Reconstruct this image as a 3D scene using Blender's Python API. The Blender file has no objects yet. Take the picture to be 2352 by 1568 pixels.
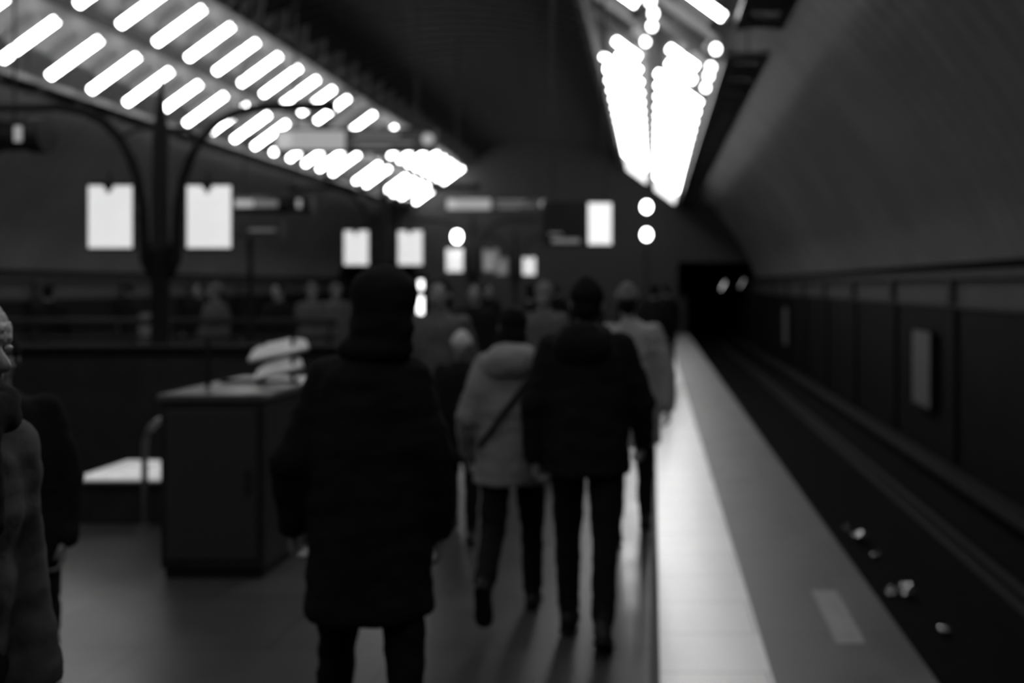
import bpy, bmesh, math, random
from mathutils import Vector, Matrix, noise
random.seed(7)
PI = math.pi
scene = bpy.context.scene
COL = scene.collection

# ------------------------------------------------------------------ camera, world, exposure
EYE = 1.70
cam_data = bpy.data.cameras.new('camera')
cam = bpy.data.objects.new('camera', cam_data); COL.objects.link(cam)
cam.location = (0, 0, EYE); cam.rotation_euler = (PI/2, 0, 0)
cam_data.sensor_width = 36; cam_data.lens = 36
cam_data.shift_x = -324/2352; cam_data.shift_y = -129/2352
cam_data.clip_start = 0.05; cam_data.clip_end = 300
cam_data.dof.use_dof = True
cam_data.dof.focus_distance = 1.5
cam_data.dof.aperture_fstop = 2.2
scene.camera = cam
w = bpy.data.worlds.new('world'); scene.world = w; w.use_nodes = True
w.node_tree.nodes['Background'].inputs[0].default_value = (1, 1, 1, 1)
w.node_tree.nodes['Background'].inputs[1].default_value = 0.002
scene.view_settings.view_transform = 'Standard'
scene.view_settings.look = 'None'
scene.view_settings.gamma = 1
scene.view_settings.use_curve_mapping = False
scene.view_settings.exposure = 0.0
TUBE_POWER = 17.0

# ------------------------------------------------------------------ materials
MATS = {}
def mat(name, v, rough=.6, metal=0., spec=.5, nscale=0, namt=0., bump=0., bscale=30, emit=0., coat=0.):
    if name in MATS: return MATS[name]
    m = bpy.data.materials.new(name); m.use_nodes = True; MATS[name] = m
    nt = m.node_tree; b = nt.nodes['Principled BSDF']
    b.inputs['Base Color'].default_value = (v, v, v, 1)
    b.inputs['Roughness'].default_value = rough
    b.inputs['Metallic'].default_value = metal
    b.inputs['Specular IOR Level'].default_value = spec
    b.inputs['Coat Weight'].default_value = coat
    tc = nt.nodes.new('ShaderNodeTexCoord')
    if namt:
        n = nt.nodes.new('ShaderNodeTexNoise'); n.inputs['Scale'].default_value = nscale; n.inputs['Detail'].default_value = 5
        r = nt.nodes.new('ShaderNodeMapRange')
        r.inputs[1].default_value = .25; r.inputs[2].default_value = .75
        r.inputs[3].default_value = v*(1-namt); r.inputs[4].default_value = v*(1+namt)
        nt.links.new(tc.outputs['Object'], n.inputs['Vector']); nt.links.new(n.outputs['Fac'], r.inputs[0])
        nt.links.new(r.outputs[0], b.inputs['Base Color'])
    if bump:
        n2 = nt.nodes.new('ShaderNodeTexNoise'); n2.inputs['Scale'].default_value = bscale; n2.inputs['Detail'].default_value = 4
        bp = nt.nodes.new('ShaderNodeBump'); bp.inputs['Strength'].default_value = bump; bp.inputs['Distance'].default_value = .02
        nt.links.new(tc.outputs['Object'], n2.inputs['Vector']); nt.links.new(n2.outputs['Fac'], bp.inputs['Height'])
        nt.links.new(bp.outputs[0], b.inputs['Normal'])
    if emit:
        b.inputs['Emission Color'].default_value = (1, 1, 1, 1)
        b.inputs['Emission Strength'].default_value = emit
    return m

def tiled(name, v, rough, tile=(1.0, 1.0), gap=.012, namt=.3, spec=.5, var=.15, coat=0.):
    """polished stone slabs with thin dark joints"""
    m = bpy.data.materials.new(name); m.use_nodes = True; MATS[name] = m
    nt = m.node_tree; b = nt.nodes['Principled BSDF']; L = nt.links.new
    tc = nt.nodes.new('ShaderNodeTexCoord')
    br = nt.nodes.new('ShaderNodeTexBrick'); br.offset = 0.5
    br.inputs['Color1'].default_value = (v*(1-var),)*3 + (1,); br.inputs['Color2'].default_value = (v*(1+var),)*3 + (1,)
    br.inputs['Mortar'].default_value = (v*.35,)*3 + (1,)
    br.inputs['Scale'].default_value = 1; br.inputs['Mortar Size'].default_value = gap
    br.inputs['Brick Width'].default_value = tile[0]; br.inputs['Row Height'].default_value = tile[1]
    L(tc.outputs['Object'], br.inputs['Vector'])
    n = nt.nodes.new('ShaderNodeTexNoise'); n.inputs['Scale'].default_value = 3; n.inputs['Detail'].default_value = 6
    L(tc.outputs['Object'], n.inputs['Vector'])
    r = nt.nodes.new('ShaderNodeMapRange'); r.inputs[1].default_value = .05; r.inputs[2].default_value = .95
    r.inputs[3].default_value = 1-namt; r.inputs[4].default_value = 1+namt
    L(n.outputs['Fac'], r.inputs[0])
    mx = nt.nodes.new('ShaderNodeMix'); mx.data_type = 'RGBA'; mx.blend_type = 'MULTIPLY'; mx.inputs[0].default_value = 1
    L(br.outputs['Color'], mx.inputs[6]); L(r.outputs[0], mx.inputs[7]); L(mx.outputs[2], b.inputs['Base Color'])
    r2 = nt.nodes.new('ShaderNodeMapRange'); r2.inputs[1].default_value = .05; r2.inputs[2].default_value = .95
    r2.inputs[3].default_value = rough*.8; r2.inputs[4].default_value = rough*1.25
    L(n.outputs['Fac'], r2.inputs[0]); L(r2.outputs[0], b.inputs['Roughness'])
    b.inputs['Specular IOR Level'].default_value = spec
    b.inputs['Coat Weight'].default_value = coat; b.inputs['Coat Roughness'].default_value = .34; b.inputs['Coat IOR'].default_value = 1.9
    return m

def ribbed(name, v, rough, period, amp, namt=.2):
    """plaster vault with fine transverse ribs"""
    m = mat(name, v, rough, nscale=.6, namt=namt)
    nt = m.node_tree; b = nt.nodes['Principled BSDF']; L = nt.links.new
    tc = nt.nodes.new('ShaderNodeTexCoord')
    wv = nt.nodes.new('ShaderNodeTexWave'); wv.bands_direction = 'Y'; wv.inputs['Scale'].default_value = 2*PI/period/20
    wv.inputs['Distortion'].default_value = .3
    L(tc.outputs['Object'], wv.inputs['Vector'])
    bp = nt.nodes.new('ShaderNodeBump'); bp.inputs['Strength'].default_value = amp; bp.inputs['Distance'].default_value = .05
    L(wv.outputs['Fac'], bp.inputs['Height']); L(bp.outputs[0], b.inputs['Normal'])
    return m

M_floor = tiled('polished_dark_granite', .045, .32, (1.2, .8), .008, .12, .5)
M_pale = tiled('pale_granite_slabs', .62, .45, (1.0, .5), .005, .08, 1.0, .04, .9)
M_edge = tiled('grey_granite_edge', .075, .45, (1.0, 1.0), .005, .25, .6, .06)
M_groove = mat('dark_joint', .05, .7)
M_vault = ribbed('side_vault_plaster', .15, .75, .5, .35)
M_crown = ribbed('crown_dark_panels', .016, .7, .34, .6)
M_rib = mat('ceiling_rib', .022, .5, namt=.3, nscale=4)
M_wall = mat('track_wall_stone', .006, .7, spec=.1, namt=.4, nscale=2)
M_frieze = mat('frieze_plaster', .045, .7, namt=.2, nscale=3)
M_ledge = mat('ledge_dark', .018, .7, namt=.2, nscale=3)
M_panel = mat('pale_wall_panel', .16, .45, namt=.15, nscale=4)
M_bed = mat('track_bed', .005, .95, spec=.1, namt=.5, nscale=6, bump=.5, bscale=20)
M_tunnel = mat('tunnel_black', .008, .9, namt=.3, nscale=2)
M_backing = mat('lamp_backing', .05, .6, namt=.2, nscale=3)
M_beam = mat('dark_steel_beam', .02, .5, metal=.0, namt=.4, nscale=3)
M_rail = mat('rail_steel', .05, .5, metal=.7, namt=.2, nscale=8)
M_cover = mat('conductor_cover', .014, .7, spec=.2, namt=.2, nscale=5)
M_tube = mat('lamp_tube', .8, .4, emit=TUBE_POWER)
M_dimtube = mat('lamp_tube_dim', .8, .4, emit=1.6)
M_off = mat('unlit_tube', .5, .3)
M_bulb = mat('bulb_glass', .8, .4, emit=9)
M_globe = mat('globe_glass', .8, .4, emit=14)
M_spot = mat('signal_glass', .8, .4, emit=3)
M_fix = mat('lamp_fixture', .25, .5)
M_black = mat('black_enamel', .008, .55, spec=.2, namt=.2, nscale=6)
M_iron = mat('painted_iron', .008, .6, spec=.15, namt=.2, nscale=6)
M_steel = mat('brushed_steel', .22, .4, metal=.8, namt=.15, nscale=12)
M_lit = mat('lit_poster', .7, .5, emit=.62, namt=.05, nscale=3)
M_lit2 = mat('lit_board', .5, .5, emit=.20)
M_dimtext = mat('sign_text', .3, .5, emit=.05)
M_dimboard = mat('sign_dark_face', .04, .4, emit=.012)
M_spotdim = mat('sign_pictogram', .6, .5, emit=.2)
M_stone = mat('black_stone', .014, .45, spec=.25, namt=.4, nscale=5)
M_counter = mat('counter_top', .06, .35, namt=.2, nscale=8)
M_slat = mat('pale_slat', .85, .4, namt=.1, nscale=8)
M_bench = mat('bench_marble', .62, .12, namt=.2, nscale=4)
M_foil = mat('foil', .8, .12, metal=1.)
M_mark = mat('worn_paint', .24, .45, namt=.2, nscale=10)
M_skin = mat('skin', .16, .5, namt=.1, nscale=10)
M_eye = mat('eye', .3, .15)
M_hair = mat('dark_hair', .005, .8, spec=.1, bump=.6, bscale=60)
M_blackcloth = mat('black_cloth', .009, .9, namt=.3, nscale=8, bump=.2, bscale=25, spec=.05)
M_darkcloth = mat('charcoal_cloth', .010, .9, namt=.3, nscale=8, bump=.2, bscale=25, spec=.08)
M_greycloth = mat('grey_cloth', .07, .85, namt=.25, nscale=8, bump=.3, bscale=20, spec=.1)
M_palecloth = mat('pale_grey_cloth', .20, .8, namt=.2, nscale=6, bump=.3, bscale=15, spec=.3)
M_lightcloth = mat('light_coat_cloth', .15, .8, namt=.2, nscale=6, bump=.3, bscale=15, spec=.3)
M_hatpale = mat('pale_knit', .40, .9, namt=.2, nscale=20, bump=.8, bscale=60, spec=.2)
M_trouser = mat('dark_trousers', .007, .9, namt=.3, nscale=10, spec=.08)
M_hatgrey = mat('grey_knit', .10, .9, namt=.2, nscale=20, spec=.1)
M_shoe = mat('black_leather', .006, .5, spec=.2)

# ------------------------------------------------------------------ mesh helpers
def box(bm, x0, x1, y0, y1, z0, z1, bev=0):
    r = bmesh.ops.create_cube(bm, size=1)
    for v in r['verts']:
        v.co = Vector((x0+(v.co.x+.5)*(x1-x0), y0+(v.co.y+.5)*(y1-y0), z0+(v.co.z+.5)*(z1-z0)))
    if bev:
        es = {e for v in r['verts'] for e in v.link_edges}
        bmesh.ops.bevel(bm, geom=list(es), offset=bev, segments=2, affect='EDGES', profile=.5)
def frame_of(d):
    d = d.normalized(); up = Vector((0, 0, 1)) if abs(d.z) < .9 else Vector((0, 1, 0))
    a = d.cross(up).normalized(); return a, a.cross(d).normalized()
def rings(bm, rs, cap=True):
    """rs: list of lists of points, same count -> skin"""
    vs = [[bm.verts.new(p) for p in r] for r in rs]
    n = len(vs[0])
    for a, b in zip(vs, vs[1:]):
        for i in range(n):
            bm.faces.new((a[i], a[(i+1) % n], b[(i+1) % n], b[i]))
    if cap:
        bm.faces.new(list(reversed(vs[0]))); bm.faces.new(vs[-1])
def circ(c, a, b, ra, rb, n):
    return [Vector(c)+a*(math.cos(2*PI*i/n)*ra)+b*(math.sin(2*PI*i/n)*rb) for i in range(n)]
def cyl(bm, p0, p1, r0, r1=None, n=12):
    p0 = Vector(p0); p1 = Vector(p1); r1 = r0 if r1 is None else r1
    a, b = frame_of(p1-p0)
    rings(bm, [circ(p0, a, b, r0, r0, n), circ(p1, a, b, r1, r1, n)])
def path(bm, pts, r, n=10):
    pts = [Vector(p) for p in pts]; rs = []
    rr = r if isinstance(r, (list, tuple)) else [r]*len(pts)
    for i, p in enumerate(pts):
        d = pts[min(i+1, len(pts)-1)]-pts[max(i-1, 0)]
        a, b = frame_of(d)
        rs.append(circ(p, a, b, rr[i], rr[i], n))
    rings(bm, rs)
def ell(bm, c, r, rot=None, u=20, v=14):
    res = bmesh.ops.create_uvsphere(bm, u_segments=u, v_segments=v, radius=1)
    R = rot.to_3x3() if rot else Matrix.Identity(3)
    for q in res['verts']:
        q.co = Vector(c)+R@Vector((q.co.x*r[0], q.co.y*r[1], q.co.z*r[2]))
def capsule(bm, p0, r0, p1, r1, n=14):
    p0 = Vector(p0); p1 = Vector(p1); d = (p1-p0); L = d.length; d.normalize(); a, b = frame_of(d)
    rs = []
    for k in range(5):
        t = PI/2*(k+.3)/5.3; rs.append(circ(p0-d*(r0*math.cos(t)), a, b, r0*math.sin(t), r0*math.sin(t), n))
    for k in range(5):
        t = PI/2*(5-k)/5.3; rs.append(circ(p1+d*(r1*math.cos(t)), a, b, r1*math.sin(t), r1*math.sin(t), n))
    rings(bm, rs)
def obj(name, bm, m, parent=None, smooth=False):
    bmesh.ops.recalc_face_normals(bm, faces=bm.faces)
    me = bpy.data.meshes.new(name); bm.to_mesh(me); bm.free()
    for mm in (m if isinstance(m, list) else [m]): me.materials.append(mm)
    if smooth:
        for p in me.polygons: p.use_smooth = True
    o = bpy.data.objects.new(name, me); COL.objects.link(o)
    if parent: o.parent = parent
    return o
def B(): return bmesh.new()
def thing(name, label, cat, loc=(0, 0, 0), rotz=0, group=None):
    o = bpy.data.objects.new(name, None); COL.objects.link(o); o.empty_display_size = .1
    o.location = loc; o.rotation_euler = (0, 0, rotz)
    return tag(o, label, cat, group)
def tag(o, label, cat, group=None):
    o['label'] = label; o['category'] = cat
    if group: o['group'] = group
    return o
def struct(name, bm, m, smooth=False):
    o = obj(name, bm, m, None, smooth); o['kind'] = 'structure'; return o
def dup(root, loc, rotz, label, group=None):
    r = root.copy(); COL.objects.link(r); r.location = loc; r.rotation_euler = (0, 0, rotz)
    r['label'] = label
    if group: r['group'] = group
    for ch in list(root.children):
        c = ch.copy(); COL.objects.link(c); c.parent = r
        for g in list(ch.children):
            d = g.copy(); COL.objects.link(d); d.parent = c
    return r

# ------------------------------------------------------------------ station section (m)
CX = -5.0                       # centre line of the island platform
XE = 1.22                       # right platform edge
XL = 2*CX-XE                    # left platform edge
XW = 4.85                       # right track wall
XWL = 2*CX-XW
BED = -1.17
VR, VZ = 10.65, -1.94           # vault radius and centre height
Y0, Y1 = -8.0, 48.0
def vz(x, r=VR): return VZ+math.sqrt(max(r*r-(x-CX)**2, 0))
def mirror(x): return 2*CX-x

# platform
bm = B(); box(bm, mirror(0)+.0, -.015, Y0, Y1, -1.3, 0)
floor = struct('floor', bm, M_floor)
for s, nm in ((1, 'floor_pale_strip'), (-1, 'floor_pale_strip')):
    f = (lambda x: x) if s == 1 else mirror
    bm = B(); a, b = sorted((f(0.03), f(.52))); box(bm, a, b, Y0, 36.2, -1.3, 0)
    struct('trim_1' if s == 1 else 'trim_2', bm, M_pale)
    bm = B(); a, b = sorted((f(.52), f(XE))); box(bm, a, b, Y0, 36.2, -1.3, 0)
    struct('trim_3' if s == 1 else 'trim_4', bm, M_edge)
    bm = B(); a, b = sorted((f(-.015), f(.03))); box(bm, a, b, Y0, 36.2, -1.3, -.006)
    struct('trim_5' if s == 1 else 'trim_6', bm, M_groove)
    # track bed
    bm = B(); a, b = sorted((f(XE), f(XW+.3))); box(bm, a, b, Y0, 80, BED-.2, BED)
    struct('floor_track_right' if s == 1 else 'floor_track_left', bm, M_bed)
    # track wall with piers
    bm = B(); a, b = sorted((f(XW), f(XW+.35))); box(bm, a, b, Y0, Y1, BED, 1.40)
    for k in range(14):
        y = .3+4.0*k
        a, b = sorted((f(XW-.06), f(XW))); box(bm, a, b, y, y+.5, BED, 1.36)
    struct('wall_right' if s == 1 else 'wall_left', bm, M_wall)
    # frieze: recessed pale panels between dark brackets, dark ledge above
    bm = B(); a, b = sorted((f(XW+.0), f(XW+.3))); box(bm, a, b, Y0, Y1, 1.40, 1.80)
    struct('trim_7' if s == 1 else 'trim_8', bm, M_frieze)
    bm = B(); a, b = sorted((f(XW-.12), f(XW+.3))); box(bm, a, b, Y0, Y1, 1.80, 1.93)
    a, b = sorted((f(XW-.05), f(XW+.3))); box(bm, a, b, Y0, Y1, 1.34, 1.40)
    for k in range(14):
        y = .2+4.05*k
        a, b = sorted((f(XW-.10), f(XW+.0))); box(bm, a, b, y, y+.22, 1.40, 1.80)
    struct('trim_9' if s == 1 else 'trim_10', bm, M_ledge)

# vault: pale sides, dark ribbed crown
def vault_strip(u0, u1, th=.25, n=24):
    bm = B(); prof = []
    for k in range(n+1):
        u = u0+(u1-u0)*k/n; prof.append((CX+u, VZ+math.sqrt(max(VR*VR-u*u, 0))))
    outer = [(x+(x-CX)*th/VR, z+(z-VZ)*th/VR) for x, z in prof]
    ring = prof+outer[::-1]
    rings(bm, [[Vector((x, Y0, z)) for x, z in ring], [Vector((x, Y1+.2, z)) for x, z in ring]])
    return bm
UH = XW-CX+.02
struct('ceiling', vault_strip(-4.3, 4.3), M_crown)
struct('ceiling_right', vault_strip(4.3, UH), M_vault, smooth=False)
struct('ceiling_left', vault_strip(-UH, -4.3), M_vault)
# transverse crown ribs
bm = B()
for k in range(80):
    y = 2+.6825*k
    if y > Y1-.2: break
    pr = []
    for i in range(21):
        u = -4.2+8.4*i/20; pr.append((u, math.sqrt(VR*VR-u*u)))
    lo = [(CX+u*(1-.22/VR), VZ+z*(1-.22/VR)) for u, z in pr]; hi = [(CX+u, VZ+z) for u, z in pr]
    ring = lo+hi[::-1]
    rings(bm, [[Vector((x, y, z)) for x, z in ring], [Vector((x, y+.09, z)) for x, z in ring]])
struct('trim_11', bm, M_rib)
# fin tips lit beside the lamps
# end wall, tunnels
bm = B()
box(bm, mirror(1.15), 1.15, Y1, Y1+.4, -1.3, 9)
for f in ((lambda x: x), mirror):
    a, b = sorted((f(1.15), f(5.6))); box(bm, a, b, Y1, Y1+.4, 2.8, 9)
struct('wall_end', bm, M_ledge)
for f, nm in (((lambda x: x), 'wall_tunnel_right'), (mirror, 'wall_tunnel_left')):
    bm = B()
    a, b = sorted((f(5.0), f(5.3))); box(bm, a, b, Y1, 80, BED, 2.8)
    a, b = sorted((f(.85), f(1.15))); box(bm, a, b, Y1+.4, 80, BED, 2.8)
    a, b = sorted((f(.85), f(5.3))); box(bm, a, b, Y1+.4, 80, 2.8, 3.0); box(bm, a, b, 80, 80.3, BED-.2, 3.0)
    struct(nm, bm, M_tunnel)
bm = B(); box(bm, XWL-.6, XW+.6, Y0-.3, Y0, -1.4, 9); struct('wall_back', bm, M_ledge)

# pale panels hung on the track walls
def wall_panel(x, y, label):
    t = thing('wall_panel', label, 'panel', (x, y, 0))
    s = -1 if x > 0 else 1
    bm = B(); a, b = sorted((0, s*.05)); box(bm, a, b, -.62, .62, -.42, .90, .01); obj('board', bm, M_panel, t)
    bm = B(); a, b = sorted((0, s*.065))
    for (y0, y1, z0, z1) in ((-.66, -.62, -.46, .94), (.62, .66, -.46, .94), (-.62, .62, .90, .94), (-.62, .62, -.46, -.42)):
        box(bm, a, b, y0, y1, z0, z1)
    obj('frame', bm, M_wall, t)
wall_panel(XW-.065, 18.1, 'pale grey rectangular panel on the right track wall, nearer of the two')
wall_panel(XW-.065, 36.6, 'pale grey panel far along the right track wall, beside the tunnel mouth')
wall_panel(XWL+.065, 29.6, 'pale grey panel on the left track wall, seen beside the big iron post')

# rails
for s in (1, -1):
    f = (lambda x: x) if s == 1 else mirror
    side = 'right' if s == 1 else 'left'
    for x, w_ in ((1.76, 'nearer the platform'), (3.28, 'farther from the platform')):
        bm = B(); X = f(x)
        box(bm, X-.07, X+.07, Y0, 79, BED, BED+.02); box(bm, X-.012, X+.012, Y0, 79, BED+.02, BED+.14)
        box(bm, X-.036, X+.036, Y0, 79, BED+.14, BED+.18, .006)
        tag(obj('rail', bm, M_rail), f'steel running rail on the {side} track, the one {w_}', 'rail')
    t = thing('conductor_rail', f'covered conductor rail running along the foot of the {side} track wall', 'rail', (f(4.2), 0, BED))
    bm = B(); box(bm, -.15, .15, Y0, 79, .14, .26, .02); obj('cover', bm, M_cover, t)
    for k in range(20):
        bm = B(); box(bm, -.05, .05, Y0+4*k+1, Y0+4*k+1.15, 0, .14); obj('support', bm, M_black, t)

# ------------------------------------------------------------------ light bands
OUT = Vector((6.09, 3.745+EYE)); INN = Vector((3.65, 5.52+EYE))    # (offset from centre line, height)
tdir = (INN-OUT)
def band_pt(s, t, y, lift=0):
    n = Vector((tdir.y, -tdir.x)).normalized(); n = n if n.y > 0 else -n
    p = OUT+tdir*t+n*lift
    return Vector((CX+s*p.x, y, p.y))
for s, nm in ((1, 'trim_12'), (-1, 'trim_13')):
    bm = B()
    for (t0, t1) in ((.12, 1.0),):
        q = [band_pt(s, t0, 0, .30), band_pt(s, t1, 0, .30), band_pt(s, t1, 0, .35), band_pt(s, t0, 0, .35)]
        rings(bm, [[Vector((p.x, Y0, p.z)) for p in q], [Vector((p.x, Y1, p.z)) for p in q]])
    struct(nm, bm, M_backing)
    # divider between the two rows and inner lip
    bm = B()
    for t0 in (.5, 1.03):
        q = [band_pt(s, t0-.008, 0, .02), band_pt(s, t0+.008, 0, .02), band_pt(s, t0+.008, 0, .30), band_pt(s, t0-.008, 0, .30)]
        rings(bm, [[Vector((p.x, Y0, p.z)) for p in q], [Vector((p.x, Y1, p.z)) for p in q]])
    struct('trim_14' if s == 1 else 'trim_15', bm, M_rib)
# short fins standing between the inner row and the crown, one per lamp bay
for s, nm in ((1, 'trim_16'), (-1, 'trim_17')):
    bm = B()
    for k in range(-10, 23):
        y = 17.3+1.365*k+.5
        q = [band_pt(s, 1.02, 0, .02), band_pt(s, 1.10, 0, .0), band_pt(s, 1.30, 0, .62), band_pt(s, 1.02, 0, .50)]
        rings(bm, [[Vector((p.x, y, p.z)) for p in q], [Vector((p.x, y+.10, p.z)) for p in q]])
    struct(nm, bm, mat('fin_grey', .12, .6))
ORD = ['first', 'second', 'third', 'fourth', 'fifth', 'sixth', 'seventh', 'eighth', 'ninth', 'tenth', 'eleventh', 'twelfth',
       'thirteenth', 'fourteenth', 'fifteenth', 'sixteenth', 'seventeenth', 'eighteenth', 'nineteenth', 'twentieth']
protos = {}
def tube_lamp(s, row, y, label, group, m=None, short=1.0, sh=0.):
    m = m or M_tube
    key = (s, row, m.name, short, sh)
    o_ = band_pt(s, .5*row+.25, 0)
    if key in protos:
        return dup(protos[key], (o_.x, y, o_.z), 0, label, group)
    t = thing('tube_lamp', label, 'lamp', (o_.x, y, o_.z), 0, group)
    a = band_pt(s, .5*row+.25-.188*short+sh, 0)-o_; b = band_pt(s, .5*row+.25+.188*short+sh, 0)-o_
    bm = B(); cyl(bm, a, b, .065, .065, 8); obj('tube', bm, m, t)
    e = (b-a).normalized()
    for p, q in ((a, a-e*.05), (b, b+e*.05)):
        bm = B(); cyl(bm, p, q, .05, .05, 8); obj('end_cap', bm, M_fix, t)
    bm = B(); n = band_pt(s, .5, 0, 1)-band_pt(s, .5, 0, 0)
    rings(bm, [[p+n*.055+q for q in (Vector((0, -.03, 0)), Vector((0, .03, 0)), Vector((0, .03, 0))+n*.26, Vector((0, -.03, 0))+n*.26)] for p in (a+e*.25, b-e*.25)])
    obj('fixture', bm, M_fix, t)
    protos[key] = t
    return t
NL = {}
for s in (-1, 1):
    for row in (0, 1):
        rn = 'outer' if row == 0 else 'inner'; sn = 'left' if s == -1 else 'right'
        vis = 0
        for k in range(-16, 23):
            y = 17.3+1.365*k
            if y < -4: continue
            m = M_tube; short = 1.0; sh = -.025*(row == 0)
            if s == 1:
                ymin = 13.0 if row == 0 else 16.5
                if row == 1 and 18.0 < y < 21.0: m = M_off
                if row == 1 and 21.0 < y < 23.5: short = .55; sh = -.08
                if row == 0 and 15.7 < y < 17.5: m = M_off
                if row == 0 and 18.0 < y < 20.3: short = .55; y -= .15*(y > 19)
                if row == 0 and 21.0 < y < 22.0: y += .15
                if y > 42.5: m = M_dimtube
            else:
                ymin = 17.0 if row == 0 else 14.5
                if row == 1 and 30.0 < y < 31.5: m = M_off
                if row == 1 and 33.0 < y < 34.5: m = M_off
                if row == 0 and (36.2 < y < 37 or 40.2 < y < 41.5): m = M_off
            if y < ymin:
                tube_lamp(s, row, y, f'white tube lamp of the {sn} light band outside the picture, over the near platform', f'near tube lamps of the {sn} light band', m, short, sh)
                continue
            st = 'unlit' if m is M_off else 'glowing'
            if vis < 10:
                where = "photo's left edge" if s == -1 else "photo's top edge"
                lab = f'{st} tube lamp, {ORD[vis]} from the {where}, {rn} row, {sn} light band'
                grp = f'{rn} row of tube lamps in the {sn} light band'
            elif m is M_dimtube:
                lab = f'dim tube lamp at the far end of the {rn} row, {sn} light band'; grp = f'dim end lamps, {rn} row, {sn} band'
            elif m is M_off:
                lab = f'unlit tube lamp far along the {rn} row, {sn} light band'; grp = f'unlit far lamps, {rn} row, {sn} band'
            else:
                lab = f'glowing tube lamp merging with its neighbours far along the {rn} row, {sn} light band'
                grp = f'far tube lamps in the {rn} row of the {sn} light band'
            vis += 1
            tube_lamp(s, row, y, lab, grp, m, short, sh)

# small round bulbs along the right band
bulbs = [(.48, 15.9), (.46, 16.4), (.44, 17.0), (.45, 17.9), (.50, 19.4), (.03, 16.4), (.03, 17.75), (.03, 18.5), (.03, 19.6)]
bp_ = None
for i, (t, y) in enumerate(bulbs):
    lab = f'small glowing bulb on the {"middle divider" if t > .3 else "outer edge"} of the right light band, {ORD[i if t > .3 else i-5]} from the top'
    p = band_pt(1, t, y, -.02)
    if bp_ is None:
        bp_ = thing('small_bulb', lab, 'bulb', p, 0, 'small bulbs along the right light band')
        bm = B(); ell(bm, (0, 0, 0), (.07, .07, .08), None, 12, 8); obj('glass', bm, M_bulb, bp_, True)
        bm = B(); cyl(bm, (0, 0, .07), (0, 0, .3), .025, .025, 8); obj('socket', bm, M_fix, bp_)
    else: dup(bp_, p, 0, lab)

# dark lattice girders along the outer edge of each band
def girder(s, y0, y1, label):
    n = int((y1-y0)/1.365)
    x0, x1 = CX+s*(6.16), CX+s*(6.86)
    z0, z1 = OUT.y-.10, OUT.y+.0
    t = thing('lattice_girder', label, 'girder', ((x0+x1)/2, y0, z0))
    h = .35; L = y1-y0
    bm = B()
    for xx in (-h, h-.16):
        box(bm, xx, xx+.16, 0, L, 0, .10); obj('chord', bm, M_beam, t); bm = B()
    bm.free()
    for k in range(n+1):
        yy = k*L/max(n, 1); bm = B()
        box(bm, -h+.16, h-.16, max(yy-.52, 0), min(yy+.52, L), .02, .08); obj('cross_plate', bm, M_beam, t)
    for k in range(0, n+1, 3):
        yy = min(k*L/max(n, 1), L-.05)+.02; bm = B()
        X = (x0+x1)/2; cyl(bm, (0, yy, .08), (0, yy, vz(X)-z0), .02, .02, 6); obj('hanger', bm, M_beam, t)
girder(1, 16.3, 47.8, 'dark lattice girder along the right light band, long far run')
girder(1, -6, 14.6, 'dark lattice girder over the track, the near run at the top right')
girder(-1, -6, 47.8, 'dark lattice girder under the outer edge of the left light band')

# ------------------------------------------------------------------ branching posts with lit posters
def rod_up(bm, x, y, z, px=0, py=0, pz=0, r=.012):
    cyl(bm, (x-px, y-py, z-pz), (x-px, y-py, vz(x)+.05-pz), r, r, 6)
def make_post(label):
    t = thing('branching_post', label, 'post', (CX, 10.4, 0), 0, 'branching iron posts down the platform centre')
    bm = B(); rings(bm, [circ((0, 0, z), Vector((1, 0, 0)), Vector((0, 1, 0)), r, r, 20) for z, r in
        ((0, .2), (.04, .2), (.06, .15), (.3, .13), (.34, .10), (1.2, .095), (2.0, .09), (2.04, .105), (2.1, .105), (2.14, .088), (3.2, .08), (3.6, .04), (3.8, .012))])
    obj('pole', bm, M_iron, t, True)
    for s in (-1, 1):
        bm = B()
        pts = [(s*.02, 0, 1.75), (s*.10, 0, 1.8), (s*.155, 0, 1.95), (s*.17, 0, 2.2), (s*.18, 0, 2.5), (s*.22, 0, 2.75), (s*.30, 0, 2.98), (s*.42, 0, 3.2), (s*.58, 0, 3.36), (s*.78, 0, 3.46), (s*1.05, 0, 3.51), (s*1.7, 0, 3.52)]
        path(bm, pts, [.03, .045, .055, .055, .052, .05, .048, .046, .045, .045, .045, .05], 10)
        ell(bm, (s*1.72, 0, 3.52), (.07, .07, .07), None, 12, 8)
        # scroll between arm and pole
        pts2 = [(s*.42, 0, 3.2), (s*.25, 0, 3.28), (s*.04, 0, 3.3)]
        path(bm, pts2, .018, 8)
        obj('arm', bm, M_iron, t, True)
    return t
post = make_post('tall black iron post with two curved arms, nearest of the row at left')
PD = [10.4, 19.0, 28.4, 37.2]
dup(post, (CX, PD[1], 0), 0, 'black iron post with curved arms, second of the row, behind the big man')
dup(post, (CX, PD[2], 0), 0, 'black iron post with curved arms, third of the row, deep in the hall')
dup(post, (CX, PD[3], 0), 0, 'farthest black iron post with curved arms, near the end wall')
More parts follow.
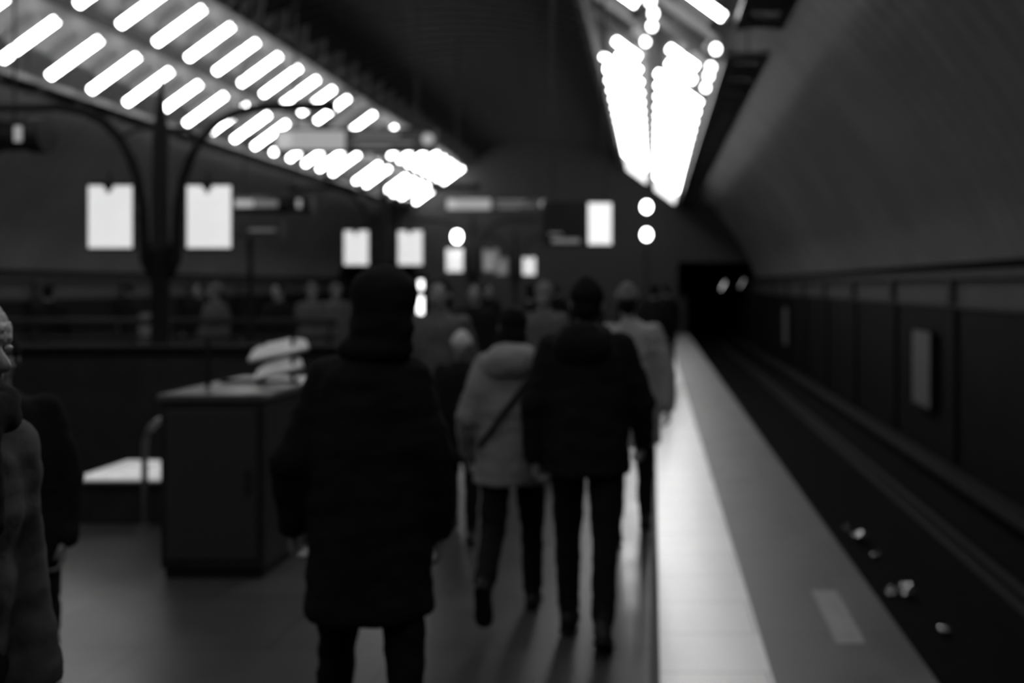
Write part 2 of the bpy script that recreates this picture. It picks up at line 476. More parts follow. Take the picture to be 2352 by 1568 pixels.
def make_poster(x, y, s, label, grp, face=None):
    t = thing('lit_poster', label, 'sign', (x, y, 2.05), 0, grp)
    bm = B(); box(bm, -.24, .24, -.03, .03, 0, .03, .004); box(bm, -.24, .24, -.03, .03, .66, .69, .004)
    box(bm, -.24, -.225, -.03, .03, .03, .66); box(bm, .225, .24, -.03, .03, .03, .66)
    box(bm, -.225, .225, .0, .03, .03, .66)
    obj('case', bm, M_black, t)
    bm = B(); box(bm, -.225, .225, -.022, -.002, .03, .66); obj('lit_face', bm, face or M_lit, t)
    bm = B()
    # V shaped hanger plate over the top of the face
    rings(bm, [[Vector((-.10, yy, .70)), Vector((.06, yy, .70)), Vector((-.01, yy, .57))] for yy in (-.036, -.028)])
    cyl(bm, (-.02, 0, .69), (-.02, 0, .80), .012, .012, 6)
    obj('hanger', bm, M_black, t)
    bm = B()
    for k in range(6):
        zz = .10+.075*k; box(bm, -.17, .02+.11*((k*7) % 3)/2, -.0245, -.0215, zz, zz+.012)
    obj('text_line', bm, mat('poster_text', .4, .6, emit=.5), t)
    bm = B(); cyl(bm, (s*-.24, 0, .35), (s*(-.34), 0, .35), .014, .014, 8); obj('bracket', bm, M_iron, t)
    return t
pl = make_poster(CX-.50, PD[0], -1, 'glowing white poster panel left of the nearest iron post', 'lit posters on the iron posts')
pr = make_poster(CX+.50, PD[0], 1, 'glowing white poster panel right of the nearest iron post', 'lit posters on the iron posts')
for i, (d, nm) in enumerate(((PD[1], 'second iron post'), (PD[2], 'third iron post'))):
    dup(pl, (CX-.50, d, 2.05), 0, f'glowing white poster panel left of the {nm}')
dup(pr, (CX+.50, PD[1], 2.05), 0, 'glowing white poster panel right of the second iron post')
dup(pr, (CX+.50, PD[3], 2.05), 0, 'glowing white poster panel right of the farthest iron post')
dimf = mat('dim_poster', .25, .5, emit=.03)
make_poster(CX+.50, PD[2], 1, 'dim poster panel right of the third iron post', 'lit posters on the iron posts', dimf)
make_poster(CX-.50, PD[3], -1, 'dim poster panel left of the farthest iron post', 'lit posters on the iron posts', dimf)

# ------------------------------------------------------------------ overhead signs
def direction_sign(x0, x1, y, z, label):
    W = x1-x0
    t = thing('direction_sign', label, 'sign', (x0, y, z), 0, 'long overhead direction signs')
    bm = B(); box(bm, 0, W, -.05, .05, 0, .30, .01); obj('case', bm, M_black, t)
    bm = B(); box(bm, .02, W*.44, -.058, -.052, .03, .27); obj('lit_panel', bm, M_lit2, t)
    bm = B(); box(bm, W*.45, W-.02, -.056, -.052, .03, .27); obj('dark_panel', bm, M_dimboard, t)
    bm = B()
    box(bm, W*.50, W*.78, -.062, -.056, .19, .24); box(bm, W*.48, W*.86, -.062, -.056, .10, .13); box(bm, W*.52, W*.72, -.062, -.056, .05, .08)
    obj('text_line', bm, M_dimtext, t)
    bm = B(); cyl(bm, (W*.955, -.064, .16), (W*.955, -.056, .16), .075, .075, 16); obj('pictogram', bm, M_spotdim, t)
    bm = B(); cyl(bm, (.12, -.066, .15), (.12, -.058, .15), .10, .10, 16); obj('pictogram', bm, mat('pict_grey', .5, .5, emit=.35), t)
    for q in (.25, W-.25):
        bm = B(); cyl(bm, (q, 0, .29), (q, 0, vz(x0+q)-z), .006, .006, 6); obj('hanger', bm, M_black, t)
direction_sign(-4.72, -2.72, 12.83, EYE+1.66, 'long overhead sign with pale left half, the nearest, before left lamps')
direction_sign(-4.62, -2.35, 22.9, EYE+1.66, 'smaller far overhead sign with pale left half, above the distant crowd')
def cylinder_sign(x0, x1, y, z, label):
    W = x1-x0
    t = thing('tubular_sign', label, 'sign', (x0, y, z), 0, 'dark tubular signs over the left side')
    bm = B(); cyl(bm, (0, 0, .15), (W-.12, 0, .15), .135, .135, 24); obj('body', bm, M_black, t, True)
    for r0_, r1_ in ((W-.13, W), (W*.62, W*.62+.08), (-.05, .05)):
        bm = B(); cyl(bm, (r0_, 0, .15), (r1_, 0, .15), .16, .16, 24); obj('end_ring', bm, M_black, t)
    bm = B(); box(bm, W*.31, W*.60, -.140, -.13, .09, .21, .004); obj('dim_window', bm, mat('win3', .3, .5, emit=.035), t)
    bm = B(); box(bm, .06, W*.30, -.142, -.13, .09, .21, .004); obj('lit_window', bm, M_spotdim, t)
    bm = B(); box(bm, W-.22, W-.15, -.142, -.13, .08, .22, .004); obj('end_highlight', bm, mat('highlight_glow', .5, .5, emit=.2), t)  # glowing patch stands in for the highlight on the sign's right end
    for q in (.2, W-.3):
        bm = B(); cyl(bm, (q, 0, .27), (q, 0, vz(x0+q)-z), .012, .012, 6); obj('hanger', bm, M_black, t)
cylinder_sign(-6.95, -5.56, 9.4, EYE+1.22, 'dark tubular sign cut off by the left edge of the photo')
cylinder_sign(-7.1, -5.75, 17.3, EYE+1.22, 'dark tubular sign just right of the nearest right-hand poster')

# information signpost
t = thing('signpost', 'thin dark signpost with a flat board, standing behind the cabinet', 'sign', (-4.72, 12, 0))
bm = B(); cyl(bm, (0, 0, 0), (0, 0, 2.3), .035, .03, 12); cyl(bm, (0, 0, 0), (0, 0, .03), .18, .16, 20); obj('pole', bm, M_iron, t)
bm = B(); box(bm, -.25, .38, -.03, .03, 2.25, 2.46, .01); obj('board', bm, M_darkcloth and mat('board_dark', .03, .5), t)
bm = B(); box(bm, .0, .30, -.036, -.031, 2.33, 2.36); obj('text_line', bm, M_dimtext, t)

# hanging display board with lit panel (right of centre)
t = thing('hanging_display', 'dark hanging board with glowing white panel at its right, above the black coat man', 'display', (-1.71, 15.8, 2.30))
bm = B(); box(bm, 0, 1.10, 0, .10, 0, .70, .01); obj('case', bm, M_black, t)
bm = B(); box(bm, .71, 1.07, -.012, -.001, .03, .67); obj('lit_face', bm, mat('lit_bright', .7, .5, emit=.8), t)
bm = B(); box(bm, .15, .58, -.008, -.001, .05, .12); box(bm, .10, .3, -.008, -.001, .18, .21); obj('text_line', bm, M_dimtext, t)
for q in (.15, .95):
    bm = B(); cyl(bm, (q, .05, .69), (q, .05, vz(-1.71+q)-2.30), .015, .015, 6); obj('hanger', bm, M_black, t)

# signal post with two lamps
t = thing('signal_post', 'thin post with two round white lamps, one above the other, by right platform end', 'signal', (-.19, 30, 0))
bm = B(); cyl(bm, (0, 0, 0), (0, 0, 3.75), .05, .04, 12); cyl(bm, (0, 0, 0), (0, 0, .05), .16, .14, 16)
obj('pole', bm, M_cover, t)
for z in (3.18, 3.99):
    bm = B(); ell(bm, (0, -.06, z), (.13, .10, .16), None, 16, 12); lens = obj('lamp_globe', bm, M_globe, t, True)
    bm = B(); cyl(bm, (0, 0, z), (0, .16, z), .17, .13, 16); obj('lamp_housing', bm, M_black, t)
# pendant lamps near the third post
for (x, y, z, r, lab) in ((-5.36, 28, 3.03, .15, 'round white hanging lamp just above the third pair of posters'),
                          (-5.74, 25, 3.83, .10, 'small white hanging lamp below the far end of the left lamps')):
    t = thing('pendant_lamp', lab, 'lamp', (x, y, z))
    bm = B(); ell(bm, (0, 0, 0), (r*.8, r*.8, r*1.1), None, 16, 12); obj('globe', bm, M_globe, t, True)
    bm = B(); cyl(bm, (0, 0, r), (0, 0, vz(x)-z), .012, .012, 6); cyl(bm, (0, 0, r*.9), (0, 0, r*1.4), .06, .03, 12); obj('stem', bm, M_black, t)
# call column with two lit windows
t = thing('call_column', 'slim dark column with two small glowing windows, right of the big man head', 'column', (-4.52, 20, 0))
bm = B(); box(bm, -.14, .14, -.10, .10, 0, 1.95, .02); obj('body', bm, M_black, t)
bm = B(); box(bm, -.035, .055, -.115, -.098, 1.62, 1.80, .004); obj('lit_window', bm, M_spot, t)
bm = B(); box(bm, -.055, .055, -.115, -.098, 1.14, 1.48, .004); obj('lit_window', bm, M_spot, t)
# tunnel signal lamps
for x, lab in ((3.62, 'left of the two small lamps in the right tunnel mouth'), (4.60, 'right of the two small lamps in the right tunnel mouth')):
    t = thing('tunnel_lamp', lab, 'lamp', (x-.0, 53.0, 1.68+ (.12 if x > 4 else 0)))
    bm = B(); ell(bm, (0, 0, 0), (.032, .03, .26), Matrix.Rotation(.5, 4, 'Y'), 12, 8); obj('lens', bm, mat('tail_bright' if x < 4 else 'tail_dim', .8, .3, emit=1.3 if x < 4 else .5), t, True)
    bm = B(); box(bm, -.06, .06, .04, .14, -.12, .12, .01); box(bm, -.02, .02, .10, .13, .10, 2.795-1.68-(.12 if x > 4 else 0)); obj('housing', bm, M_black, t)

# ------------------------------------------------------------------ platform furniture
# dark stone parapet
t = thing('parapet', 'long dark stone parapet across the left platform behind the bench', 'wall', (-5.9, 8.6, 0))
bm = B(); box(bm, 0, 3.2, 0, .25, 0, 1.12, .01); obj('body', bm, M_stone, t)
bm = B(); box(bm, -.04, 3.24, -.04, .29, 1.12, 1.19, .015); obj('coping', bm, mat('coping_dark', .006, .9, spec=.05), t)
# steel railing behind
t = thing('railing', 'two-bar steel railing across the left platform behind the parapet', 'railing', (-9.2, 13.0, 0))
for z in (1.24, 1.03):
    bm = B(); cyl(bm, (0, 0, z), (5.2, 0, z), .045 if z > 1.1 else .03, None, 10); obj('bar', bm, M_cover, t, True)
for k in range(5):
    bm = B(); cyl(bm, (.1+1.25*k, 0, 0), (.1+1.25*k, 0, 1.22), .025, None, 8); obj('baluster', bm, M_cover, t)
bm = B(); box(bm, .1, 5.1, -.012, .012, .12, .98); obj('infill_panel', bm, mat('smoked_panel', .03, .35), t)
# low display case
t = thing('display_case', 'low dark case with a glowing white top, left of the dark cabinet', 'case', (-4.16, 7.27, 0))
bm = B(); box(bm, .03, 1.18, .03, .77, 0, .29, .01); obj('base', bm, M_stone, t)
bm = B(); box(bm, 0, 1.2, 0, .80, .27, .30, .01); obj('rim', bm, M_black, t)
bm = B(); box(bm, .03, 1.17, .05, .76, .30, .335, .02); obj('glowing_top', bm, mat('case_glow', .6, .2, emit=.30, namt=.3, nscale=6), t)
for sx, wd in ((.10, .20), (.36, .14), (.62, .34)):
    bm = B(); box(bm, sx, sx+wd, .12, .68, .336, .345, .003); obj('bright_sheet', bm, mat('case_sheet', .7, .3, emit=.28), t)
# grab rail beside bench
t = thing('grab_rail', 'curved steel grab rail standing left of the dark cabinet', 'rail', (-3.56, 7.17, 0))
bm = B(); pts = [(0, 0, 0)]+[(0, 0, .55)]+[(.20-.20*math.cos(a), 0, .58+.20*math.sin(a)) for a in [i*PI/2/6 for i in range(7)]]+[(.32, 0, .77), (.38, 0, .70), (.40, 0, .5), (.40, 0, 0)]
path(bm, pts, .022, 10); obj('tube', bm, M_steel, t, True)
for q in (0, .40):
    bm = B(); cyl(bm, (q, 0, 0), (q, 0, .015), .06, None, 16); obj('foot_plate', bm, M_steel, t)
# cabinet
t = thing('service_cabinet', 'dark waist-high cabinet with a grey top, left of the big man', 'cabinet', (-2.85, 5.92, 0))
bm = B(); box(bm, .02, .58, .02, 1.18, 0, .06); obj('plinth', bm, M_black, t)
bm = B(); box(bm, 0, .60, 0, 1.2, .06, 1.03, .01); obj('body', bm, M_stone, t)
bm = B(); box(bm, -.015, .615, -.015, 1.215, 1.03, 1.07, .008); obj('top', bm, M_counter, t)
bm = B(); box(bm, .04, .56, -.012, 0.0, .12, .98, .004); obj('door', bm, mat('cab_door', .024, .4), t)
bm = B(); box(bm, .50, .52, -.035, -.012, .5, .64, .003); obj('handle', bm, M_stone, t)
# rack on top with two pale slats
t = thing('slatted_rack', 'small rack with two pale tilted slats standing on the dark cabinet', 'rack', (-2.78, 6.35, 1.07))
bm = B()
cyl(bm, (.02, 0, 0), (.02, 0, .30), .016, None, 8); cyl(bm, (.46, .25, 0), (.46, .25, .30), .014, None, 8); cyl(bm, (.27, .25, 0), (.27, .25, .28), .014, None, 8)
box(bm, .0, .5, .23, .27, 0, .02)
obj('frame', bm, M_iron, t)
for z in (.155, .035):
    bm = B()
    o0 = .20 if z > .1 else .235; o1 = .565 if z > .1 else .53
    lo = [Vector((o0, .20, z)), Vector((o1, .20, z+.075)), Vector((o1-.03, .20, z+.125)), Vector((o1-.12, .20, z+.135)), Vector((o0+.06, .20, z+.095)), Vector((o0+.015, .20, z+.06))]
    lo = [p+Vector((0, (p.z-z)*.8-.03, 0)) for p in lo]
    rings(bm, [lo, [p+Vector((0, .022, -.018)) for p in lo]])
    obj('slat', bm, M_slat, t)
# end gate
t = thing('end_gate', 'dark gate closing the far right end of the platform', 'gate', (-1.3, 36.3, 0))
bm = B(); box(bm, 0, 2.5, 0, .06, .03, 1.25, .01); obj('gate_panel', bm, M_black, t)
for x in (0.02, 1.2, 2.42):
    bm = B(); box(bm, x-.04, x+.04, -.02, .08, 0, 1.4, .005); obj('gate_post', bm, M_black, t)
# paint mark
bm = B(); rings(bm, [[Vector((.87, 4.85, z)), Vector((1.01, 4.85, z)), Vector((1.02, 5.7, z)), Vector((.88, 5.7, z))] for z in (.0, .004)])
tag(obj('paint_mark', bm, M_mark), 'pale worn rectangular mark painted near the platform edge', 'marking')
# foil litter on the track bed
def foil(x, y, r, seed, lab):
    bm = B(); bmesh.ops.create_icosphere(bm, subdivisions=3, radius=r)
    for v in bm.verts:
        v.co *= .75+.7*noise.noise(v.co*(1.8/r)+Vector((seed, 0, 0)))
        v.co.z *= .7
    zmin = min(v.co.z for v in bm.verts)
    for v in bm.verts: v.co.z -= zmin
    o = obj('crumpled_foil', bm, M_foil); o.location = (x, y, BED); tag(o, lab, 'litter', 'crumpled foil on the right track bed')
for (px, py, r, lab) in ((1942, 1212, .05, 'crumpled shiny foil scrap on the track bed, farthest of the row'),
                    (1976, 1238, .09, 'bright crumpled foil ball on the track bed, second from the far end'),
                    (2012, 1275, .05, 'dull small foil scrap on the track bed, in the middle of the row'),
                    (2045, 1358, .06, 'small crumpled foil scrap left of the brightest one on the track bed'),
                    (2083, 1358, .08, 'brightest crumpled foil ball on the track bed, nearer group'),
                    (2168, 1448, .05, 'lone dim foil scrap nearest on the track bed')):
    d = (EYE-BED)*2352/(py-655)*.99
    foil((px-1500)*d/2352, d, r, px, lab)

# ------------------------------------------------------------------ people
def remesh(bm, vox, smooth=3, wr=0., wscale=7., seed=0):
    bmesh.ops.recalc_face_normals(bm, faces=bm.faces)
    me = bpy.data.meshes.new('tmp'); bm.to_mesh(me); bm.free()
    o = bpy.data.objects.new('tmp', me); COL.objects.link(o)
    md = o.modifiers.new('r', 'REMESH'); md.mode = 'VOXEL'; md.voxel_size = vox
    dg = bpy.context.evaluated_depsgraph_get(); ev = o.evaluated_get(dg)
    nm = bpy.data.meshes.new_from_object(ev)
    bpy.data.objects.remove(o); bpy.data.meshes.remove(me)
    b2 = bmesh.new(); b2.from_mesh(nm); bpy.data.meshes.remove(nm)
    for _ in range(smooth): bmesh.ops.smooth_vert(b2, verts=b2.verts, factor=.5, use_axis_x=True, use_axis_y=True, use_axis_z=True)
    if wr:
        b2.normal_update()
        for v in b2.verts:
            p = Vector((v.co.x*wscale, v.co.y*wscale, v.co.z*wscale*1.9))+Vector((seed*3.1, 0, 0))
            v.co += v.normal*(wr*noise.noise(p)+wr*.5*noise.noise(p*2.3))
    return b2

def person(label, loc, heading, H=1.75, stride=0., legs=None, arms=None, coat=(.72, 1.0, 1.0), cm=None, tm=None, head=None,
           headturn=0., lean=0., hood=None, strap=None, hat=None, hair=True, seed=1, vox=.013, scarf=None, sleeve=1.0, flare=0., group=None, headoff=0., shw=.185, shz=1.41, spread=0., hoodup=None, brim=True):
    s = H/1.75
    cm = cm or M_blackcloth; tm = tm or M_trouser
    legs = legs or ((22*stride, 8*stride), (-20*stride, 18*stride))        # (thigh forward deg, knee bend deg) left, right
    arms = arms or ((-18*stride, 7, 20), (18*stride, 7, 20))               # swing, abduct, elbow
    root = thing('person', label, 'person', (loc[0], loc[1], 0), heading, group)
    def V(x, y, z): return Vector((x*s, (y+lean*max(z-.9, 0))*s, z*s))
    # legs
    J = {}
    for side, (a, k) in zip((-1, 1), legs):
        a = math.radians(a); k = math.radians(k)
        hip = Vector((side*.09, 0, .92)); knee = hip+Vector((side*(.01+spread*.43), math.sin(a)*.43, -math.cos(a)*.43))
        b = a-k; ank = knee+Vector((side*spread*.38, math.sin(b)*.41, -math.cos(b)*.41))
        J[side] = (hip, knee, ank, b)
    # foot pitch: rear foot rests on toes
    lows = {}
    feet = {}
    for side in (-1, 1):
        hip, knee, ank, b = J[side]
        pitch = max(-1.1, min(0., b*1.15)) if b < 0 else min(b*.3, .25)
        feet[side] = pitch
        toe = ank+Vector((0, math.cos(pitch)*.17+math.sin(pitch)*.08, math.sin(pitch)*.17-math.cos(pitch)*.08))
        heel = ank+Vector((0, -math.cos(pitch)*.05+math.sin(pitch)*.08, -math.sin(pitch)*.05-math.cos(pitch)*.08))
        lows[side] = min(toe.z, heel.z)
    dz = -min(lows.values())
    for side in (-1, 1):
        hip, knee, ank, b = J[side]
        J[side] = (hip+Vector((0, 0, dz)), knee+Vector((0, 0, dz)), ank+Vector((0, 0, dz)), b)
    def S(v): return Vector((v.x*s, v.y*s, v.z*s))
    U = dz
    # arms
    A = {}
    for side, (sw, ab, el) in zip((-1, 1), arms):
        sw, ab, el = (math.radians(q) for q in (sw, ab, el))
        sh = Vector((side*shw, lean*.5, shz+U))
        d1 = Vector((side*math.sin(ab), math.sin(sw)*math.cos(ab), -math.cos(sw)*math.cos(ab)))
        elb = sh+d1*.29
        d2 = Vector((side*math.sin(ab)*.3, math.sin(sw+el), -math.cos(sw+el))).normalized()
        wr_ = elb+d2*.25; A[side] = (sh, elb, wr_, d2)
    # ---- body: one continuous surface
    bm = B()
    def tz(x, y, z): return V(x, y, z+U)
    X_, Y_ = Vector((1, 0, 0)), Vector((0, 1, 0))
    rings(bm, [circ(tz(0, 0, z), X_, Y_, a*s, b*s, 18) for z, a, b in ((.86, .13, .10), (.93, .155, .11), (1.05, .135, .095), (1.18, .145, .10), (1.30, .150, .10), (1.38, .12, .085), (1.46, .07, .06), (1.50, .052, .056))])
    for side in (-1, 1):
        hip, knee, ank, b = J[side]; sh, elb, wr_, d2 = A[side]
        capsule(bm, S(hip), .085*s, S(knee), .055*s); capsule(bm, S(knee), .055*s, S(ank), .036*s)
        p = feet[side]; f = Vector((0, math.cos(p), math.sin(p)))
        dn = Vector((0, math.sin(p), -math.cos(p)))
        capsule(bm, S(ank+dn*.045-f*.01), .024*s, S(ank+dn*.060+f*.11), .016*s)
        capsule(bm, S(Vector((side*.10, lean*.5, 1.38+U))), .045*s, S(sh+Vector((-side*.03, 0, -.03))), .040*s)
        capsule(bm, S(sh+Vector((-side*.03, 0, -.03))), .045*s, S(elb), .038*s); capsule(bm, S(elb), .04*s, S(wr_), .026*s)
        # hand: palm, four curled fingers of different lengths, thumb from the side
        inn = Vector((-side, 0, 0)); fw = Vector((0, 1, 0)); 
        acr = (fw-d2*fw.dot(d2)).normalized()          # across the knuckles
        pc = wr_+d2*.05
        for q in (-.022, 0, .022): capsule(bm, S(wr_+acr*q*.6), .019*s, S(pc+d2*.03+acr*q), .015*s, 10)
        for fi, (q, L) in enumerate(((.033, .070), (.011, .078), (-.011, .072), (-.032, .056))):
            k0 = pc+d2*.035+acr*q; k1 = k0+(d2*.8+inn*.45).normalized()*L*.45
            k2 = k1+(d2*.35+inn*.9).normalized()*L*.32; k3 = k2+(inn*1-d2*.25).normalized()*L*.23
            capsule(bm, S(k0), .0105*s, S(k1), .0095*s, 8); capsule(bm, S(k1), .0095*s, S(k2), .0088*s, 8); capsule(bm, S(k2), .0088*s, S(k3), .0078*s, 8)
        b0 = wr_+d2*.025+acr*.025; b1 = b0+(d2*.6+acr*.7+inn*.3).normalized()*.04; b2_ = b1+(d2*.8+inn*.4).normalized()*.032
        capsule(bm, S(b0), .014*s, S(b1), .011*s, 8); capsule(bm, S(b1), .011*s, S(b2_), .0095*s, 8)
    # head
    hc = tz(headoff, .015, 1.635); Rh = Matrix.Rotation(headturn, 4, 'Z')
    def h(x, y, z): return hc+Rh@Vector((x*s, y*s, z*s))
    ell(bm, h(0, -.01, .03), (.074*s, .092*s, .088*s), Rh)
    ell(bm, h(0, .015, -.035), (.056*s, .068*s, .078*s), Rh)
    ell(bm, h(0, .055, -.088), (.026*s, .022*s, .020*s), Rh)          # chin
    capsule(bm, tz(headoff*.3, -.005, 1.45), .056*s, h(0, -.01, -.06), .052*s)
    capsule(bm, h(0, .082, .005), .009*s, h(0, .102, -.032), .0145*s, 8)   # nose
    ell(bm, h(0, .076, .022), (.05*s, .016*s, .011*s), Rh)           # brow
    ell(bm, h(0, .080, -.055), (.024*s, .010*s, .006*s), Rh); ell(bm, h(0, .078, -.066), (.021*s, .010*s, .007*s), Rh)
    for q in (-1, 1):
        ell(bm, h(q*.077, -.005, -.012), (.010*s, .019*s, .030*s), Rh)
        ell(bm, h(q*.038, .052, -.028), (.02*s, .02*s, .018*s), Rh)
    body = obj('body', remesh(bm, .0072 if vox < .015 else .012, 2), M_skin, root, True)
    for q in (-1, 1):
        bm = B(); ell(bm, h(q*.031, .078, .002), (.0125*s, .009*s, .008*s), Rh, 10, 8); obj('eye', bm, M_eye, body, True)
    # ---- trousers
    bm = B()
    rings(bm, [circ(tz(0, 0, z), X_, Y_, a*s, b*s, 18) for z, a, b in ((.84, .15, .115), (.93, .175, .13), (1.02, .16, .115))])
    for side in (-1, 1):
        hip, knee, ank, b = J[side]
        capsule(bm, S(hip), .100*s, S(knee), .073*s); 
        d = (ank-knee).normalized()
        capsule(bm, S(knee), .073*s, S(ank-d*.03), .058*s)
    obj('trousers', remesh(bm, vox, 3, .008*s, 9, seed), tm, root, True)
    # ---- shoes
    for side in (-1, 1):
        hip, knee, ank, b = J[side]; p = feet[side]
        R = Matrix.Rotation(p, 4, 'X')
        bm = B(); rs = []
        for yy, w_, top in ((-.085, .018, .035), (-.075, .034, .07), (-.045, .042, .10), (0, .041, .105), (.05, .044, .075), (.10, .049, .058), (.15, .046, .046), (.185, .034, .036), (.20, .016, .024)):
            pr_ = []
            for i in range(14):
                a = 2*PI*i/14; x = math.cos(a)*w_; z = math.sin(a); z = z*top/2+top/2 if z > 0 else top/2*(1+z*1.0)
                if z < .012: x *= .95
                pr_.append(S(ank)+(R@Vector((x, yy, z-.083)))*s)
            rs.append(pr_)
        rings(bm, rs)
        capsule(bm, S(ank)+(R@Vector((0, 0, -.02)))*s, .05*s, S(ank)+(R@Vector((0, -.01, .05)))*s, .052*s)
        sh_ = obj('shoe', remesh(bm, .009 if vox < .015 else .014, 2), M_shoe, root, True)
        bm = B(); rs = []
        for yy, w_ in ((-.083, .02), (-.06, .04), (0, .040), (.06, .043), (.12, .050), (.17, .042), (.197, .02)):
            rs.append([S(ank)+(R@Vector(q))*s for q in ((-w_, yy, -.088), (w_, yy, -.088), (w_, yy, -.070), (-w_, yy, -.070))])
        rings(bm, rs); obj('sole', bm, M_black, sh_)
    # ---- coat
    hem, wd, dp = coat
    bm = B(); rs = []
    prof = [(1.505, .070, .072), (1.47, .100, .085), (1.435, .155*shw/.185, .105), (1.39, .195*shw/.185, .120), (1.30, .205*(shw/.185+1)/2, .135), (1.18, .200, .140), (1.05, .195, .145)]
    zz = .95
    while zz > hem+.03: prof.append((zz, .198+flare*(1.0-zz), .148+flare*.5*(1-zz))); zz -= .10
    prof.append((hem, .203+flare*(1-hem), .15+flare*.5*(1-hem)))
    for z, a, b in prof:
        ww = wd if z < 1.46 else 1
        rs.append(circ(tz(0, -.008, z), X_, Y_, a*ww*s, b*dp*s, 24))
    rings(bm, rs)
    for side in (-1, 1):
        sh, elb, wr_, d2 = A[side]
        off = Vector((side*shw*(wd-1), 0, 0))
        capsule(bm, S(sh+off*.6-Vector((side*.03, 0, .0))), .078*s*sleeve, S(elb+off), .070*s*sleeve)
        capsule(bm, S(elb+off), .070*s*sleeve, S(wr_+off*.7-d2*.01), .050*s*sleeve)
    ell(bm, tz(0, -.01, 1.485), (.082*s, .085*s, .035*s))
    coat_o = obj('coat', remesh(bm, vox, 4, .010*s, 7, seed+5), cm, root, True)
    if hood:
        bm = B(); ell(bm, tz(-.01, -.12, 1.44), (.145*s, .10*s, .115*s), Matrix.Rotation(.25, 4, 'X'))
        ell(bm, tz(0, -.05, 1.49), (.135*s, .11*s, .06*s))
        obj('hood', remesh(bm, vox, 4, .008*s, 8, seed), hood, coat_o, True)
    if strap:
        bm = B(); pts = []
        for i in range(13):
            f = i/12; x = .155-.33*f; z = 1.42-.44*f
            y = -.165*math.sqrt(max(1-(x/.30)**2, .1))-.03*(1 if .2 < f < .8 else 0)
            pts.append(tz(x, y, z))
        rs = [[p+Vector((0, -.008, .018)), p+Vector((0, .01, .018)), p+Vector((0, .01, -.018)), p+Vector((0, -.008, -.018))] for p in pts]
        rings(bm, rs); obj('shoulder_strap', bm, M_black, coat_o)
    if scarf:
        bm = B(); rs = []
        for i in range(25):
            a = 2*PI*i/24
        for k, (zc, r_) in enumerate(((1.50, .095), (1.53, .088))):
            pts = [tz(r_*math.cos(a), r_*math.sin(a)+.01, zc+.012*math.sin(a*2+k)) for a in [2*PI*i/20 for i in range(20)]]
            for p, q in zip(pts, pts[1:]+pts[:1]): capsule(bm, p, .032*s, q, .032*s, 8)
        capsule(bm, tz(.03, .11, 1.49), .035*s, tz(.06, .16, 1.30), .045*s)
        obj('scarf', remesh(bm, .012, 3, .006, 12, seed), scarf, root, True)
    # ---- hair / hat
    if hair:
        bm = B(); ell(bm, h(0, -.020, .038), (.083*s, .095*s, .088*s), Rh)
        ell(bm, h(0, -.055, -.02), (.07*s, .055*s, .075*s), Rh)
        if hair == 'long':
            ell(bm, h(0, -.06, -.06), (.085*s, .055*s, .10*s), Rh); ell(bm, h(0, -.06, -.13), (.07*s, .045*s, .08*s), Rh)
        obj('hair', remesh(bm, .010, 2, .006*s, 25, seed), M_hair, root, True)
    if hat:
        bm = B(); ell(bm, h(0, -.016, .034), (.088*s, .104*s, .092*s), Rh)
        ell(bm, h(0, -.03, .07), (.060*s, .070*s, .070*s), Rh)
        bmesh.ops.bisect_plane(bm, geom=bm.verts[:]+bm.edges[:]+bm.faces[:], plane_co=h(0, 0, .012), plane_no=(0, 0, 1), clear_inner=True)
        bmesh.ops.holes_fill(bm, edges=[e for e in bm.edges if e.is_boundary])
        hat_o = obj('knit_hat', remesh(bm, .009, 2, .003*s, 30, seed), hat, root, True)
        if brim:
            bm = B(); rs = []
            for ro, z in ((.060, .014), (.086, .008), (.091, .018), (.091, .045), (.087, .056), (.060, .050)):
                rs.append([h(ro*math.cos(a), -.016+(ro+.015)*math.sin(a), z) for a in [2*PI*i/32 for i in range(32)]])
            rings(bm, rs)
            obj('hat_cuff', bm, hat, hat_o, True)
    if hoodup:
        bm = B(); ell(bm, h(0, -.035, .03), (.118*s, .118*s, .118*s), Rh); ell(bm, h(0, -.05, -.06), (.115*s, .10*s, .10*s), Rh)
        ell(bm, tz(headoff*.5, -.03, 1.49), (.135*s, .11*s, .06*s))
        obj('hood', remesh(bm, vox, 4, .008*s, 8, seed), hoodup, coat_o, True)
    return root

R180 = PI
# leftmost, cut by the frame, in profile
person('person in grey coat and pale knit hat, cut off by the left edge', (-1.435, 2.0), -PI/2-.2, 1.66, .3, coat=(.60, .92, .88), cm=M_greycloth, hat=M_hatpale, hair=False, scarf=M_darkcloth, seed=2, lean=.12)
person('short person in black coat standing just behind the pale-hatted person at left', (-2.31, 3.6), -2.6, 1.52, .3, coat=(.42, 1.15, 1.15), cm=M_blackcloth, hat=M_blackcloth, seed=3, headturn=.2)
person('large man in long black coat seen from behind, left of centre', (-.955, 3.46), .03, 1.715, .55, legs=((9, 4), (-8, 4)),
       arms=((-6, 19, 24), (0, 11, 12)), coat=(.58, 1.04, 1.2), cm=M_blackcloth, hoodup=M_blackcloth, hair=False, seed=4, flare=.03, headoff=.055, sleeve=1.1, headturn=-.15, shw=.155, shz=1.385, spread=.07)
person('woman in pale hooded jacket with shoulder strap, walking away beside man in black', (-.725, 5.3), .03, 1.60, 1., legs=((-14, 46), (12, 6)),
       arms=((-12, 14, 40), (8, 4, 40)), coat=(.76, 1.02, 1.2), cm=M_lightcloth, hood=M_palecloth, strap=True, hair='long', seed=6, flare=.08, sleeve=1.1, shw=.17)
person('man in bulky black jacket walking away, in the centre of the group', (-.32, 4.93), -.03, 1.70, .8, legs=((10, 8), (-12, 10)),
       arms=((-8, 10, 15), (10, 12, 25)), coat=(.80, 1.1, 1.2), cm=M_blackcloth, hood=M_darkcloth, hat=M_blackcloth, brim=False, seed=8, sleeve=1.1)
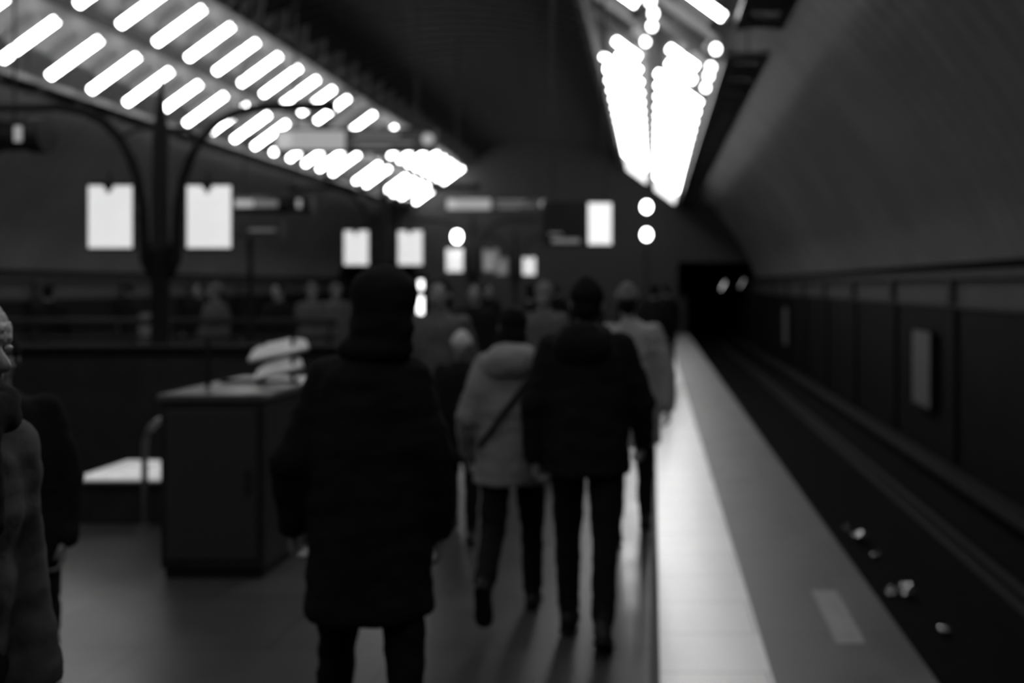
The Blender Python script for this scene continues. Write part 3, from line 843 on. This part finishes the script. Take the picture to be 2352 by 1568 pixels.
person('person in light grey coat and hat, half hidden behind the man in black jacket', (-.15, 7.05), .0, 1.70, .7, legs=((-12, 25), (12, 5)),
       arms=((10, 8, 25), (-8, 12, 10)), coat=(.62, 1.05, 1.1), cm=M_palecloth, hat=M_hatgrey, hair=True, seed=9, headoff=-.03, vox=.016)
person('person with dark hair and grey coat walking towards the camera behind the big man', (-1.58, 7.6), R180, 1.73, .7, coat=(.60, 1.05, 1.1), cm=M_greycloth, hair='long', seed=10, vox=.016)
person('child in pale knit hat and black clothes walking towards the camera', (-1.30, 6.95), R180+.1, 1.38, .9, coat=(.65, 1.1, 1.15), cm=M_blackcloth, hat=M_hatpale, seed=11, vox=.016)

# background crowd
dark = person('person in dark coat standing alone behind the railing, at the far left', (-8.27, 14.0), .4, 1.70, .2, coat=(.6, 1.05, 1.1), cm=M_blackcloth, hair=True, seed=20, vox=.022, group='distant crowd')
pale = person('person in grey coat and pale hat behind the railing, right of the nearest posters', (-5.85, 13.7), 2.6, 1.70, .2, coat=(.6, 1.05, 1.1), cm=M_greycloth, hat=M_hatgrey, seed=21, vox=.022, group='distant crowd')
G = 'distant crowd'
dup(dark, (-11.0, 21.5, 0), 1.2, 'dark-coated person seen just left of the nearest iron post, on the far side', G)
dup(dark, (-7.8, 17.6, 0), 2.9, 'dark-coated person seen under the nearest right-hand poster', G)
dup(dark, (-5.05, 13.8, 0), 2.9, 'dark-coated person behind the railing, right of the thin signpost', G)
dup(pale, (-5.0, 15.0, 0), -2.6, 'pale-hatted person partly behind the person right of the thin signpost', G)
dup(pale, (-4.9, 15.8, 0), -2.6, 'pale-hatted person seen beside the big man left shoulder', G)
dup(dark, (-1.95, 11.2, 0), R180, 'dark-coated person seen between the child and the hooded woman', G)
dup(dark, (-1.55, 13.0, 0), .2, 'dark-coated person just over the hooded woman head, on the left', G)
dup(pale, (-.98, 9.2, 0), R180, 'pale-hatted person seen between the hooded woman and man in black', G)
dup(dark, (-.95, 14.5, 0), 0, 'dark-coated person over the man in black left shoulder, farther off', G)
dup(dark, (-2.9, 18.0, 0), R180+.4, 'dark-coated person far behind the person with dark hair', G)
dup(dark, (-1.9, 20.0, 0), 0, 'distant dark-coated person below the far overhead sign', G)
dup(dark, (.02, 16.0, 0), 0, 'dark-coated person far along the platform, right of the grey coat person', G)
dup(dark, (.25, 19.5, 0), .3, 'farthest dark-coated person beside the right platform edge', G)
